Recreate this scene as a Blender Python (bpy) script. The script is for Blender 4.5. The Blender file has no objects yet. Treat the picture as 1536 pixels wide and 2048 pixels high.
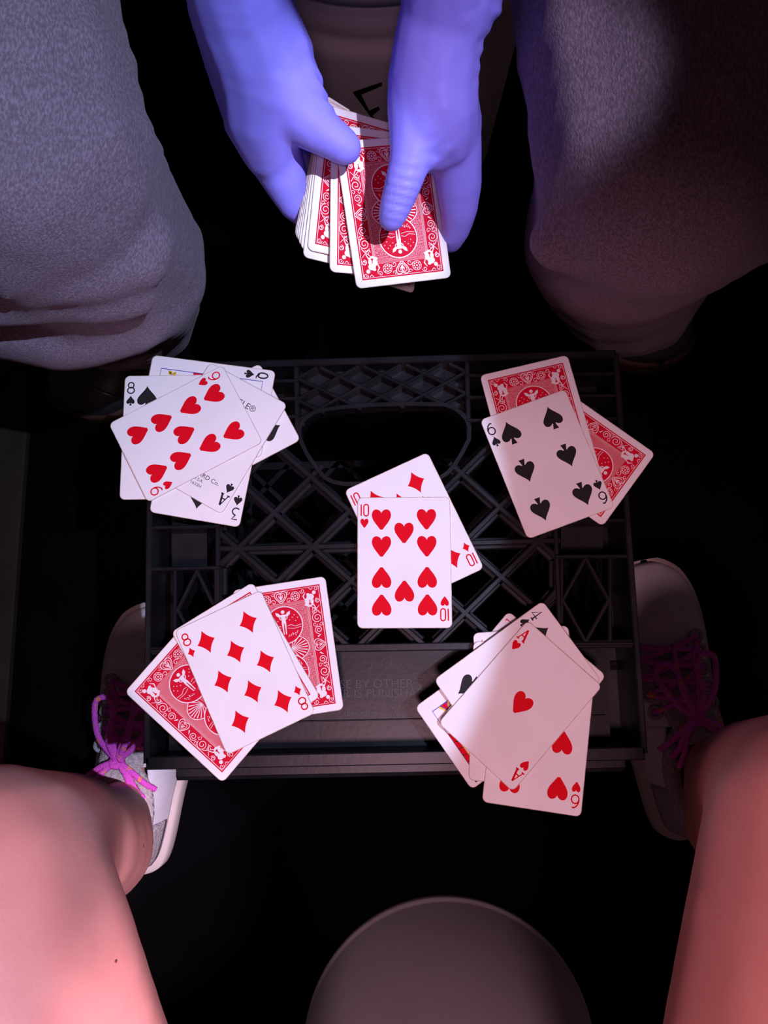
import bpy, bmesh, math, random
from mathutils import Vector, Matrix
random.seed(7)
S = bpy.context.scene
COL = S.collection
R = math.radians
# ------------------------------------------------------------------ camera
CAMLOC = Vector((0.0, 0.0, 0.852))
CAMROT = Matrix.Rotation(R(1.29), 3, 'Y') @ Matrix.Rotation(R(8.78), 3, 'X')
FPX = 1538.0
cam = bpy.data.cameras.new('camera')
cam.sensor_fit = 'VERTICAL'; cam.sensor_height = 36.0; cam.lens = FPX / 2048 * 36.0
cam.clip_start = 0.01
camo = bpy.data.objects.new('camera', cam); COL.objects.link(camo)
camo.matrix_world = Matrix.Translation(CAMLOC) @ CAMROT.to_4x4()
S.camera = camo
# ------------------------------------------------------------------ world, lamps, exposure
W = bpy.data.worlds.new('dim_room'); S.world = W; W.use_nodes = True
W.node_tree.nodes['Background'].inputs[0].default_value = (0.60, 0.33, 0.42, 1)
W.node_tree.nodes['Background'].inputs[1].default_value = 0.045
S.view_settings.view_transform = 'Standard'; S.view_settings.look = 'None'
S.view_settings.exposure = 0.0; S.view_settings.gamma = 1.0; S.view_settings.use_curve_mapping = False

def spot(name, loc, target, half, blend, power, color, size):
    l = bpy.data.lights.new(name, 'SPOT'); l.energy = power; l.color = color
    l.spot_size = 2 * R(half); l.spot_blend = blend; l.shadow_soft_size = size
    o = bpy.data.objects.new(name, l); COL.objects.link(o); o.location = loc
    o.rotation_euler = (Vector(target) - Vector(loc)).to_track_quat('-Z', 'Y').to_euler()
    return o
HEAD = (0.50, 0.00, 1.67)                       # a head lamp held by someone at the right
spot('head_lamp_wide_beam', HEAD, (-0.28, 0.072, 0.33), 12.6, 0.06, 66, (0.55, 0.67, 1.0), 0.008)
spot('added_glove_spot', HEAD, (0.004, 0.285, 0.44), 3.7, 0.45, 56, (0.78, 0.70, 1.0), 0.008)  # added second spot from the same place, brightens the right glove
spot('pink_fill_spot', (0.0, -0.30, 1.50), (0.02, -0.13, 0.30), 17.2, 0.22, 35, (1.0, 0.54, 0.66), 0.09)  # unseen fill standing in for pink bounce light, coned to miss the jeans
spot('added_leg_spot', HEAD, (-0.225, -0.235, 0.13), 4.6, 0.8, 150, (1.0, 0.70, 0.90), 0.008)  # extra soft spot added to lift the left shin and shoe
spot('bucket_gap_fill', (0.0, -0.06, 1.00), (-0.02, 0.45, 0.22), 7, 0.8, 2.8, (1.0, 0.55, 0.72), 0.03)  # invented fill near the camera for the bucket wall between the hands

# ------------------------------------------------------------------ helpers
CAMAX = CAMROT @ Vector((0, 0, -1))
def at(px, py, z):
    """point of the world at height z seen at a photograph pixel"""
    d = CAMROT @ Vector(((px - 768) / FPX, (1024 - py) / FPX, -1.0))
    return CAMLOC + d * ((z - CAMLOC.z) / d.z)
def msize(rpx, p):
    return rpx * (Vector(p) - CAMLOC).dot(CAMAX) / FPX
def tag(o, label=None, cat=None, group=None, kind=None):
    if label: o['label'] = label
    if cat: o['category'] = cat
    if group: o['group'] = group
    if kind: o['kind'] = kind
    return o
def empty(name, loc):
    o = bpy.data.objects.new(name, None); COL.objects.link(o); o.location = loc
    o.empty_display_size = 0.02
    return o
def link(name, me, mat, parent=None, loc=None, smooth=False):
    for m in (mat if isinstance(mat, (list, tuple)) else [mat]):
        if m and len(me.materials) < 8: me.materials.append(m)
    if smooth:
        for p in me.polygons: p.use_smooth = True
    o = bpy.data.objects.new(name, me); COL.objects.link(o)
    if parent: o.parent = parent
    if loc is not None: o.location = loc
    return o
def bm_mesh(bm, name='mesh'):
    bmesh.ops.recalc_face_normals(bm, faces=bm.faces)
    me = bpy.data.meshes.new(name); bm.to_mesh(me); bm.free(); return me
def shift(me, v):
    me.transform(Matrix.Translation(-Vector(v))); return me

# materials -----------------------------------------------------------------
def mat(name, col, rough=0.5, spec=0.5, noise=None, bump=None, sss=0, sheen=0, coat=0):
    m = bpy.data.materials.new(name); m.use_nodes = True
    nt = m.node_tree; b = nt.nodes['Principled BSDF']
    b.inputs['Base Color'].default_value = (*col, 1); b.inputs['Roughness'].default_value = rough
    b.inputs['Specular IOR Level'].default_value = spec
    if sss:
        b.inputs['Subsurface Weight'].default_value = sss
        b.inputs['Subsurface Radius'].default_value = (0.012, 0.005, 0.003)
        b.inputs['Subsurface Scale'].default_value = 0.5
    if sheen: b.inputs['Sheen Weight'].default_value = sheen
    if coat: b.inputs['Coat Weight'].default_value = coat
    tc = nt.nodes.new('ShaderNodeTexCoord')
    if noise:
        scale, col2, lo, hi = noise[:4]
        n = nt.nodes.new('ShaderNodeTexNoise'); n.inputs['Scale'].default_value = scale; n.inputs['Detail'].default_value = 4
        mp = nt.nodes.new('ShaderNodeMapping')
        if len(noise) > 4: mp.inputs['Scale'].default_value = noise[4]
        nt.links.new(tc.outputs['Object'], mp.inputs[0]); nt.links.new(mp.outputs[0], n.inputs['Vector'])
        r = nt.nodes.new('ShaderNodeValToRGB')
        r.color_ramp.elements[0].position = lo; r.color_ramp.elements[0].color = (*col, 1)
        r.color_ramp.elements[1].position = hi; r.color_ramp.elements[1].color = (*col2, 1)
        nt.links.new(n.outputs['Fac'], r.inputs[0]); nt.links.new(r.outputs[0], b.inputs['Base Color'])
    if bump:
        kind, scale, strength, dist = bump[:4]
        if kind == 'wave':
            n = nt.nodes.new('ShaderNodeTexWave'); n.inputs['Scale'].default_value = scale
            n.inputs['Distortion'].default_value = 1.5
        elif kind == 'voronoi':
            n = nt.nodes.new('ShaderNodeTexVoronoi'); n.inputs['Scale'].default_value = scale
        else:
            n = nt.nodes.new('ShaderNodeTexNoise'); n.inputs['Scale'].default_value = scale; n.inputs['Detail'].default_value = 5
        nt.links.new(tc.outputs['Object'], n.inputs['Vector'])
        bp = nt.nodes.new('ShaderNodeBump'); bp.inputs['Strength'].default_value = strength; bp.inputs['Distance'].default_value = dist
        nt.links.new(n.outputs[0], bp.inputs['Height']); nt.links.new(bp.outputs[0], b.inputs['Normal'])
    return m
M = {}
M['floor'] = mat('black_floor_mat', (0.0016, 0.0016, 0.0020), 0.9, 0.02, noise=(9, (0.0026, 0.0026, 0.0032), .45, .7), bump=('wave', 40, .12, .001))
M['strip'] = mat('pale_board', (0.032, 0.022, 0.018), 0.75, 0.08, noise=(14, (0.02, 0.013, 0.012), .4, .7))
M['plastic'] = mat('black_crate_plastic', (0.0085, 0.0076, 0.0096), 0.34, 0.16, noise=(35, (0.0165, 0.015, 0.0185), .45, .75), bump=('noise', 260, .12, .0006))
M['scuff'] = mat('scuffed_plastic', (0.055, 0.052, 0.058), 0.5, 0.3)
M['stock'] = mat('card_stock', (0.88, 0.86, 0.86), 0.5, 0.12, noise=(22, (0.80, 0.765, 0.74), .5, .9), bump=('noise', 900, .06, .0002))
M['edge'] = mat('worn_card_edge', (0.24, 0.165, 0.12), 0.8, 0.1)
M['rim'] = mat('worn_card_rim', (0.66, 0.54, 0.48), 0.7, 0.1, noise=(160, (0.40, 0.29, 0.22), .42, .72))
M['red'] = mat('red_print', (0.74, 0.004, 0.016), 0.6, 0.04)
M['backred'] = mat('red_back_print', (0.64, 0.006, 0.030), 0.6, 0.06)
M['black'] = mat('black_print', (0.020, 0.019, 0.020), 0.6, 0.1)
M['blue'] = mat('blue_print', (0.02, 0.05, 0.42), 0.5, 0.3)
M['yellow'] = mat('yellow_print', (0.85, 0.55, 0.02), 0.5, 0.3)
M['white'] = mat('white_print', (0.84, 0.80, 0.80), 0.45, 0.3)
M['glove'] = mat('blue_nitrile', (0.275, 0.245, 0.92), 0.52, 0.28, noise=(30, (0.30, 0.27, 0.95), .3, .7), bump=('noise', 420, .10, .0008))
M['jeans'] = mat('charcoal_denim', (0.19, 0.135, 0.175), 0.9, 0.1, noise=(950, (0.40, 0.295, 0.38), .40, .80, (1, .35, 1)), bump=('noise', 900, .5, .0012), sheen=.1)
M['skin'] = mat('bare_skin', (0.62, 0.265, 0.225), 0.45, 0.35, noise=(26, (0.56, 0.22, 0.19), .4, .75), bump=('noise', 500, .10, .0006), sss=.12)
M['mole'] = mat('mole', (0.17, 0.05, 0.04), 0.6, 0.2)
M['shirt'] = mat('dark_shirt', (0.015, 0.014, 0.018), 0.9, 0.1)
M['bucket'] = mat('offwhite_bucket', (0.84, 0.80, 0.84), 0.5, 0.3, noise=(9, (0.74, 0.70, 0.74), .4, .8))
M['ink'] = mat('black_bucket_print', (0.006, 0.006, 0.007), 0.5, 0.3)
M['shoe'] = mat('pale_shoe_leather', (0.70, 0.66, 0.70), 0.6, 0.25, noise=(60, (0.62, 0.58, 0.61), .4, .8))
M['mesh'] = mat('grey_shoe_mesh', (0.36, 0.32, 0.32), 0.8, 0.2, noise=(300, (0.50, 0.45, 0.44), .45, .65), bump=('voronoi', 520, .5, .002))
M['overlay'] = mat('grey_shoe_overlay', (0.38, 0.36, 0.37), 0.5, 0.3)
M['navy'] = mat('slate_collar', (0.16, 0.17, 0.22), 0.6, 0.2)
M['sole'] = mat('shoe_sole', (0.55, 0.46, 0.42), 0.7, 0.2)
M['lace'] = mat('magenta_lace', (0.78, 0.10, 0.62), 0.7, 0.2, noise=(150, (0.95, 0.30, 0.10), .60, .64), bump=('voronoi', 700, .8, .001))
M['boot'] = mat('black_boot', (0.018, 0.018, 0.022), 0.35, 0.5)
M['welt'] = mat('brown_boot_welt', (0.035, 0.014, 0.008), 0.6, 0.2)
# red panel with a fine white stipple for the card back
m = mat('stippled_red_print', (0.64, 0.006, 0.030), 0.6, 0.06); nt = m.node_tree
v = nt.nodes.new('ShaderNodeTexVoronoi'); v.inputs['Scale'].default_value = 1350; v.inputs['Randomness'].default_value = 0.25
tc = nt.nodes.new('ShaderNodeTexCoord'); nt.links.new(tc.outputs['Object'], v.inputs['Vector'])
r = nt.nodes.new('ShaderNodeValToRGB'); r.color_ramp.elements[0].position = .26; r.color_ramp.elements[0].color = (.85, .62, .64, 1)
r.color_ramp.elements[1].position = .36; r.color_ramp.elements[1].color = (.62, .014, .045, 1)
nt.links.new(v.outputs['Distance'], r.inputs[0]); nt.links.new(r.outputs[0], nt.nodes['Principled BSDF'].inputs['Base Color'])
M['stipple'] = m

# ------------------------------------------------------------------ setting
def box_bm(bm, x0, x1, y0, y1, z0, z1):
    vs = [bm.verts.new(p) for p in ((x0,y0,z0),(x1,y0,z0),(x1,y1,z0),(x0,y1,z0),(x0,y0,z1),(x1,y0,z1),(x1,y1,z1),(x0,y1,z1))]
    for f in ((0,3,2,1),(4,5,6,7),(0,1,5,4),(1,2,6,5),(2,3,7,6),(3,0,4,7)): bm.faces.new([vs[i] for i in f])
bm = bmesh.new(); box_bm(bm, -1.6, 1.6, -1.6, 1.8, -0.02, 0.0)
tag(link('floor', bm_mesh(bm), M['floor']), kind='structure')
xs = at(42, 1000, 0.012).x
bm = bmesh.new(); box_bm(bm, xs - 0.10, xs, -1.2, 1.4, 0.0, 0.012)
bmesh.ops.bevel(bm, geom=bm.edges[:], offset=.002, segments=1, affect='EDGES')
tag(link('trim_1', bm_mesh(bm), M['strip']), kind='structure')

# ------------------------------------------------------------------ milk crate lying on its side
ZT = 0.330
CR = empty('milk_crate', (-0.0085, 0.053, 0.0))
CRO = Vector(CR.location)
tag(CR, 'black plastic milk crate lying on its side as a card table', 'crate')
def bar_bm(bm, p0, p1, w, ztop, depth, c=0.0008):
    p0 = Vector((p0[0], p0[1], 0)); p1 = Vector((p1[0], p1[1], 0)); d = (p1 - p0).normalized(); n = Vector((-d.y, d.x, 0))
    prof = [(-w/2, -depth), (-w/2, -c), (-w/2 + c, 0), (w/2 - c, 0), (w/2, -c), (w/2, -depth)]
    rings = []
    for p in (p0, p1):
        rings.append([bm.verts.new(p + n * a + Vector((0, 0, ztop + b))) for a, b in prof])
    k = len(prof)
    for i in range(k): bm.faces.new((rings[0][i], rings[0][(i+1) % k], rings[1][(i+1) % k], rings[1][i]))
    bm.faces.new(rings[0]); bm.faces.new(rings[1][::-1])
def crate_part(name, bm, m=None, label=None, parent=None):
    o = link(name, shift(bm_mesh(bm), CRO), m or M['plastic'], parent or CR)
    if label: o['label'] = label
    return o
def rib(name, a, b, w=.0040, z=ZT - .005, depth=.011, flange=True, zpx=None):
    """a rib between two photograph pixels"""
    z -= random.uniform(0, .0004)
    pa, pb = at(*a, z), at(*b, z)
    e = (pb - pa).normalized() * w * .55; bm = bmesh.new(); bar_bm(bm, pa - e, pb + e, w, z, depth)
    if flange:
        d = pb - pa
        bar_bm(bm, pa + d * .10, pb - d * .10, w * 2.1, z - .0065, .0030)
    return crate_part(name, bm)
# four outer edges of the face, and the two rims
TL, TR_, BR, BL = at(301, 733, ZT), at(1232, 706, ZT), at(1290, 1507, ZT), at(292, 1527, ZT)
for a, b, nm in ((TL, BL, 'corner_post'), (TR_, BR, 'corner_post')):
    bm = bmesh.new(); bar_bm(bm, a, b, .0040, ZT, .045); crate_part(nm, bm)
bm = bmesh.new(); bar_bm(bm, TL, TR_, .005, ZT, .045); crate_part('top_rim', bm)
bm = bmesh.new(); bar_bm(bm, BL, BR, .0085, ZT, .050); crate_part('bottom_rim', bm)
# stacking foot below the bottom rim
bm = bmesh.new(); bar_bm(bm, at(352, 1541, ZT - .014), at(1250, 1522, ZT - .014), .014, ZT - .014, .04, .003)
crate_part('stacking_foot', bm)
# bottom panel with moulded writing
ZP = ZT - .026
bm = bmesh.new()
q = [at(338, 1306, ZP), at(1212, 1290, ZP), at(1222, 1503, ZP), at(338, 1519, ZP)]
vs = [bm.verts.new(p) for p in q]; vb = [bm.verts.new(p - Vector((0, 0, .003))) for p in q]
bm.faces.new(vs[::-1]); bm.faces.new(vb)
for i in range(4): bm.faces.new((vs[i], vs[(i+1) % 4], vb[(i+1) % 4], vb[i]))
PANEL = crate_part('bottom_panel', bm)
bm = bmesh.new(); bar_bm(bm, at(338, 1448, ZP), at(1210, 1430, ZP), .0008, ZP + .0012, .002, .0003)
crate_part('panel_seam', bm, parent=PANEL)
bm = bmesh.new(); bar_bm(bm, at(300, 1302, ZT - .004), at(1270, 1287, ZT - .004), .0055, ZT - .004, .026); crate_part('panel_rail', bm)
def text_mesh(s, size, extrude=0.0, bold=0.0):
    c = bpy.data.curves.new('text', 'FONT'); c.body = s; c.size = size; c.extrude = extrude; c.offset = bold
    c.align_x = 'CENTER'; c.align_y = 'CENTER'; c.resolution_u = 3
    o = bpy.data.objects.new('text', c); COL.objects.link(o)
    dg = bpy.context.evaluated_depsgraph_get()
    me = bpy.data.meshes.new_from_object(o.evaluated_get(dg))
    bpy.data.objects.remove(o); return me
def ink_row(s, px, py, size, ang=.9):
    me = text_mesh(s, size, .00025, -.00010)
    p = at(px, py, ZP + .0003)
    me.transform(Matrix.Translation(p - CRO) @ Matrix.Rotation(R(ang), 4, 'Z'))
    o = link('moulded_writing', me, M['scuff'], PANEL)
ink_row('USE BY OTHER TH', 764, 1368, .0086)
ink_row('ER IS PUNISHABL', 766, 1387, .0086)
ink_row('direction', 725, 1425, .0072)
bm = bmesh.new()
for k in range(90):
    x = random.gauss(783, 9); y = random.gauss(1390, 32); p = at(x, y, ZP + .0004); l = random.uniform(.0004, .0016)
    bar_bm(bm, p, p + Vector((random.uniform(-.0004, .0004), l, 0)), random.uniform(.0002, .0005), ZP + .0004, .0006, .0001)
for a, b in (((777, 1409), (777, 1420)), ((802, 1412), (802, 1440)), ((745, 1320), (738, 1352)), ((783, 1310), (780, 1335))):
    bar_bm(bm, at(*a, ZP), at(*b, ZP), .0005, ZP + .0005, .0008, .0001)
tag(crate_part('scuff_marks', bm, M['scuff'], parent=PANEL), kind='stuff')
# upper block with diamonds over a shallow back panel
x0, x1 = 592, 938
def ytop(x): return 733 - (x - 592) * .0295
rib('block_side', (x0, ytop(x0) + 4), (x0 + 2, 862), .0036, ZT - .003, .014, False)
rib('block_side', (x1 - 4, ytop(x1) + 4), (x1, 870), .0036, ZT - .003, .014, False)
ZB = ZT - .016
bm = bmesh.new()
q = [at(594, 738, ZB), at(934, 728, ZB), at(934, 836, ZB), at(884, 806, ZB), at(740, 808, ZB), at(640, 818, ZB), at(606, 846, ZB), at(596, 846, ZB)]
vs = [bm.verts.new(p) for p in q]; vb = [bm.verts.new(p - Vector((0, 0, .003))) for p in q]
bm.faces.new(vs); bm.faces.new(vb)
for i in range(len(q)): bm.faces.new((vs[i], vs[(i+1) % len(q)], vb[(i+1) % len(q)], vb[i]))
crate_part('diamond_back_panel', bm)
# handle hole outline (photograph pixels)
RING = [(602,863),(606,848),(617,836),(630,828),(644,823.6),(690,817.5),(753,813),(820,811.5),(887,812.5),(905,818),(919,828.5),(930,841),(935,856),
        (934,878),(921,903),(906,927.5),(892,943),(878,952),(840,958),(800,961),(722,963),(690,964),(668,960),(652,952),(639,937),(617,905),(606,882)]
def inside(p, poly):
    c = False; n = len(poly)
    for i in range(n):
        (ax, ay), (bx, by) = poly[i], poly[i-1]
        if (ay > p[1]) != (by > p[1]) and p[0] < (bx - ax) * (p[1] - ay) / (by - ay) + ax: c = not c
    return c
def clip_ribs(name, segs, ok, **kw):
    for a, b in segs:
        n = 60; run = None
        for i in range(n + 1):
            t = i / n; p = (a[0] + (b[0]-a[0]) * t, a[1] + (b[1]-a[1]) * t); good = ok(p)
            if good and run is None: run = p
            if run is not None and (not good or i == n):
                if (p[0]-run[0])**2 + (p[1]-run[1])**2 > 60: rib(name, run, p, **kw)
                run = None
def dn(i, j):      # nodes of the small diamond lattice
    return (635.7 + i * 42.4 - j * .6, 775.4 - i * 1.6 + j * 21.5)
segs = []
for i in range(-2, 9):
    for j in range(-3, 4):
        if (i + j) % 2 == 0:
            segs.append((dn(i, j), dn(i+1, j+1))); segs.append((dn(i, j), dn(i+1, j-1)))
clip_ribs('diamond_rib', segs, lambda p: 594 < p[0] < 936 and p[1] > ytop(p[0]) + 4 and p[1] < 860 and not inside(p, RING), w=.0026, z=ZT - .004, depth=.013, flange=False)
bm = bmesh.new()
rp = [at(*p, ZT - .003) for p in RING]; ctr = sum(rp, Vector()) / len(rp)
nR = len(rp); rows = []
for k, (off, dz) in enumerate(((0, -.014), (0, 0), (.0028, 0), (.0028, -.014))):
    row = []
    for i in range(nR):
        t = (rp[(i+1) % nR] - rp[i-1]).normalized(); nrm = Vector((-t.y, t.x, 0))
        if nrm.dot(rp[i] - ctr) < 0: nrm = -nrm
        row.append(bm.verts.new(rp[i] + nrm * off + Vector((0, 0, dz))))
    rows.append(row)
for k in range(4):
    for i in range(nR): bm.faces.new((rows[k][i], rows[k][(i+1) % nR], rows[(k+1) % 4][(i+1) % nR], rows[(k+1) % 4][i]))
crate_part('handle_ring', bm)
# big diagonal lattice
def ln(i, j):
    return (475 + i * 75.2 + j * 2.0, 1097 - i * 1.85 + j * 70.0)
segs = []
for i in range(-2, 12):
    for j in range(-5, 5):
        if (i + j) % 2 == 0:
            segs.append((ln(i, j), ln(i+1, j+1))); segs.append((ln(i, j), ln(i+1, j-1)))
okl = lambda p: 446 < p[0] < 1112 + (p[1]-1090) * .03 and 868 < p[1] < 1298 - (p[0]-300) * .015 and not inside(p, RING) and abs(p[0]-779) + abs(p[1]-1092) * .9 < 440
clip_ribs('lattice_rib', segs, okl)
clip_ribs('lattice_rib', [(ln(i, 0), ln(i+2, 0)) for i in (0, 2, 4, 6)], okl)
for sgn, nx in ((-1, 475), (1, 1077)):
    ny = 1097 if sgn < 0 else 1082
    ex = nx + sgn * 37
    rib('lattice_rib', (nx, ny), (ex, ny - (1 if sgn > 0 else 0)), flange=False)
    rib('corner_brace', (nx, ny), (ex, ny - 32), w=.004); rib('corner_brace', (nx, ny), (ex, ny + 32), w=.004)
    rib('corner_brace', (ex, ny + 32), (ex, ny + 98), w=.004); rib('corner_brace', (ex, ny + 98), (ex - sgn * 60, ny + 168), w=.004)
    rib('corner_brace', (ex, ny - 32), (ex, ny - 98), w=.004); rib('corner_brace', (ex, ny - 98), (ex - sgn * 60, ny - 168), w=.004)
# side columns
rib('column_rail', (433, 740), (436, 1300), .0034, ZT - .004, .018, False)
rib('column_rail', (1098, 720), (1121, 1290), .0034, ZT - .004, .018, False)
for y in (768, 804, 840, 1055, 1138, 1302):
    rib('cross_rib', (299, y), (436 if y > 860 else 592, y - (3 if y > 860 else 8)), .0026, ZT - .002, .026, False)
for y in (746, 790, 836, 880, 1040, 1112, 1287):
    rib('cross_rib', (938 if y < 860 else 1106 + (y - 880) * .04, y + (4 if y < 860 else 1)), (1234 + (y - 746) * .068, y), .0026, ZT - .002, .026, False)
def pocket(px0, py0, px1, py1, z):
    q = [at(px0, py0, z), at(px1, py0, z), at(px1, py1, z), at(px0, py1, z)]
    bm = bmesh.new(); vs = [bm.verts.new(p) for p in q]; vb = [bm.verts.new(p - Vector((0, 0, .003))) for p in q]
    bm.faces.new(vs[::-1]); bm.faces.new(vb)
    for i in range(4): bm.faces.new((vs[i], vs[(i+1) % 4], vb[(i+1) % 4], vb[i]))
    crate_part('pocket_panel', bm)
pocket(344, 1060, 414, 1134, ZT - .030); pocket(344, 980, 414, 1050, ZT - .030); pocket(470, 760, 586, 830, ZT - .03)
pocket(1122, 1048, 1206, 1108, ZT - .028); pocket(1122, 885, 1200, 1036, ZT - .028); pocket(1000, 745, 1190, 835, ZT - .03)
for cx, hw, yt, yb in ((393, 38, 1142, 1296), (1172, 46, 1116, 1284)):
    ym = (yt + yb) / 2
    for a, b in (((cx, yt), (cx - hw, ym)), ((cx, yt), (cx + hw, ym)), ((cx - hw, ym), (cx, yb)), ((cx + hw, ym), (cx, yb))):
        rib('column_diamond_rib', a, b, .0028, ZT - .004, .018, False)
    rib('column_rail', (cx - hw - (6 if cx < 700 else 2), yt), (cx - hw - (6 if cx < 700 else 2), yb), .0026, ZT - .004, .018, False)
    rib('column_rail', (cx + hw + (0 if cx < 700 else 3), yt), (cx + hw + (0 if cx < 700 else 3), yb), .0026, ZT - .004, .018, False)
# the other walls of the crate: frames with a diagonal lattice, and the closed base at the viewer's side
cu = (TR_ - TL).normalized(); cv = (TL - BL).normalized(); cu.z = cv.z = 0
Wd, Hd = (TR_ - TL).length, (TL - BL).length
def wall_bars(name, o, u, v, w, n, lw, lh, nx, ny):
    """frame and lattice of a wall in the plane o + u*a + v*b, n = inward"""
    def seg(a, b, th, dep):
        pa = o + u * a[0] + v * a[1]; pb = o + u * b[0] + v * b[1]; d = (pb - pa).normalized(); s = d.cross(n)
        bm = bmesh.new(); vs = []
        for p in (pa, pb): vs.append([bm.verts.new(p + s * x * th / 2 + n * y * dep) for x, y in ((-1, 0), (1, 0), (1, 1), (-1, 1))])
        for i in range(4): bm.faces.new((vs[0][i], vs[0][(i+1) % 4], vs[1][(i+1) % 4], vs[1][i]))
        bm.faces.new(vs[0]); bm.faces.new(vs[1][::-1]); crate_part(name, bm)
    for a, b in (((0, .004), (lw, .004)), ((0, lh - .004), (lw, lh - .004)), ((.004, 0), (.004, lh)), ((lw - .004, 0), (lw - .004, lh))): seg(a, b, .008, .010)
    for i in range(nx):
        for j in range(ny):
            a0, a1, b0, b1 = lw * i / nx, lw * (i+1) / nx, lh * j / ny, lh * (j+1) / ny
            seg((a0, b0), (a1, b1), .005, .006); seg((a0, b1), (a1, b0), .005, .006)
DN = Vector((0, 0, -1)); hh = ZT - .046
TL0, TR0, BR0, BL0 = [p.copy() for p in (TL, TR_, BR, BL)]
for p in (TL0, TR0, BR0, BL0): p.z = ZT - .046
wall_bars('left_wall_rib', BL0, cv, DN, 0, cu, Hd, hh, 5, 5)
wall_bars('right_wall_rib', BR0, cv, DN, 0, -cu, Hd, hh, 5, 5)
wall_bars('base_wall_rib', BL0, cu, DN, 0, cv, (BR - BL).length, hh, 6, 5)
g = BL0.copy(); g.z = .009
wall_bars('floor_side_rib', g, cu, cv, 0, DN, Wd, Hd, 6, 5)

# ------------------------------------------------------------------ playing cards
CW, CH, CT = .0635, .0889, .00036
def rrect(w, h, r, n=5):
    pts = []
    for cx, cy, a0 in ((w/2-r, h/2-r, 0), (-w/2+r, h/2-r, 90), (-w/2+r, -h/2+r, 180), (w/2-r, -h/2+r, 270)):
        for k in range(n + 1):
            a = R(a0 + 90 * k / n); pts.append((cx + r * math.cos(a), cy + r * math.sin(a)))
    return pts
def card_body():
    bm = bmesh.new(); o = rrect(CW, CH, .0036)
    t = [bm.verts.new((x, y, CT)) for x, y in o]; b = [bm.verts.new((x, y, 0)) for x, y in o]
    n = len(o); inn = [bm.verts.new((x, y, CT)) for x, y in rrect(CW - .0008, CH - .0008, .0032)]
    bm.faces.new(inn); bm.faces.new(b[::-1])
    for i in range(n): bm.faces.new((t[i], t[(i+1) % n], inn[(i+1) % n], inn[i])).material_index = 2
    for i in range(n):
        f = bm.faces.new((b[i], b[(i+1) % n], t[(i+1) % n], t[i])); f.material_index = 1
    me = bpy.data.meshes.new('card_body'); bm.to_mesh(me); bm.free()
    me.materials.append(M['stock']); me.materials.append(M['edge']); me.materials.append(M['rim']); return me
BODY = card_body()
class Flat:      # a flat print: polygons and ribbons at height z
    def __init__(s): s.v = []; s.f = []
    def poly(s, pts, z=0):
        z += len(s.f) * 1e-7 if z > .00005 else 0
        k = len(s.v); s.v += [(x, y, z) for x, y in pts]; s.f.append(tuple(range(k, k + len(pts))))
    def line(s, pts, w, z=0, closed=False):
        n = len(pts); k = len(s.v); z += len(s.f) * 2e-8 if z > .00005 else 0
        for i in range(n):
            a = pts[i-1] if (i or closed) else pts[i]; b = pts[(i+1) % n] if (i < n-1 or closed) else pts[i]
            dx, dy = b[0]-a[0], b[1]-a[1]; l = math.hypot(dx, dy) or 1
            ww = w[i] if isinstance(w, list) else w
            nx, ny = -dy/l*ww/2, dx/l*ww/2
            s.v += [(pts[i][0]+nx, pts[i][1]+ny, z), (pts[i][0]-nx, pts[i][1]-ny, z)]
        for i in range(n if closed else n - 1):
            j = (i+1) % n; s.f.append((k+2*i, k+2*i+1, k+2*j+1, k+2*j))
    def disc(s, cx, cy, r, z=0, n=12, ry=None): s.poly([(cx + r*math.cos(2*math.pi*i/n), cy + (ry or r)*math.sin(2*math.pi*i/n)) for i in range(n)], z)
    def mesh(s, name):
        me = bpy.data.meshes.new(name); me.from_pydata(s.v, [], s.f); me.update()
        bm = bmesh.new(); bm.from_mesh(me)
        bmesh.ops.recalc_face_normals(bm, faces=bm.faces)
        for f in bm.faces:
            if f.normal.z < 0: f.normal_flip()
        bm.to_mesh(me); bm.free(); return me
def bez(p0, p1, p2, p3, n=8):
    return [tuple((1-t)**3*a + 3*(1-t)**2*t*b + 3*(1-t)*t*t*c + t**3*d for a, b, c, d in zip(p0, p1, p2, p3)) for t in [i/n for i in range(n)]]
def heart_pts(w, h):
    hw = w/2; t = h/2
    r = (bez((0, t*.62), (hw*.12, t*1.02), (hw*.95, t*1.16), (hw, t*.48)) + bez((hw, t*.48), (hw*1.02, t*-.05), (hw*.28, -t*.55), (0, -t)))
    return r + [(-x, y) for x, y in r[:0:-1]]
def diamond_pts(w, h):
    hw, t = w/2, h/2; k = .10
    q = bez((0, t), (hw*(.33-k), t*(.66-k)), (hw*(.66-k), t*(.33-k)), (hw, 0), 6)
    out = list(q); out += [(x, -y) for x, y in [(hw, 0)] + q[:0:-1]]
    out += [(-x, -y) for x, y in [(0, t)] + q[1:]]; out += [(-x, y) for x, y in [(hw, 0)] + q[:0:-1]]
    return out
def spade_pts(w, h):
    hw, t = w/2, h/2; y0 = -t*.62
    r = bez((0, t), (hw*.22, t*.52), (hw*1.02, t*.12), (hw, -t*.30)) + bez((hw, -t*.30), (hw*.96, -t*.80), (hw*.25, -t*.76), (hw*.10, -t*.34), 7)
    r += [(hw*.12, -t*.50), (hw*.22, -t*.80), (hw*.30, -t)]
    return r + [(-x, y) for x, y in r[:0:-1]]
def flat_mesh(name, pts, m):
    f = Flat(); f.poly(pts); me = f.mesh(name); me.materials.append(m); return me
PIP = {}
for suit, fn, m, w, h in (('heart', heart_pts, 'red', .0132, .0157), ('diamond', diamond_pts, 'red', .0126, .0160), ('spade', spade_pts, 'black', .0140, .0165)):
    PIP[suit] = flat_mesh(suit + '_pip', fn(w, h), M[m]); PIP[suit + 's'] = flat_mesh(suit + '_small_pip', fn(w * .42, h * .44), M[m])
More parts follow.
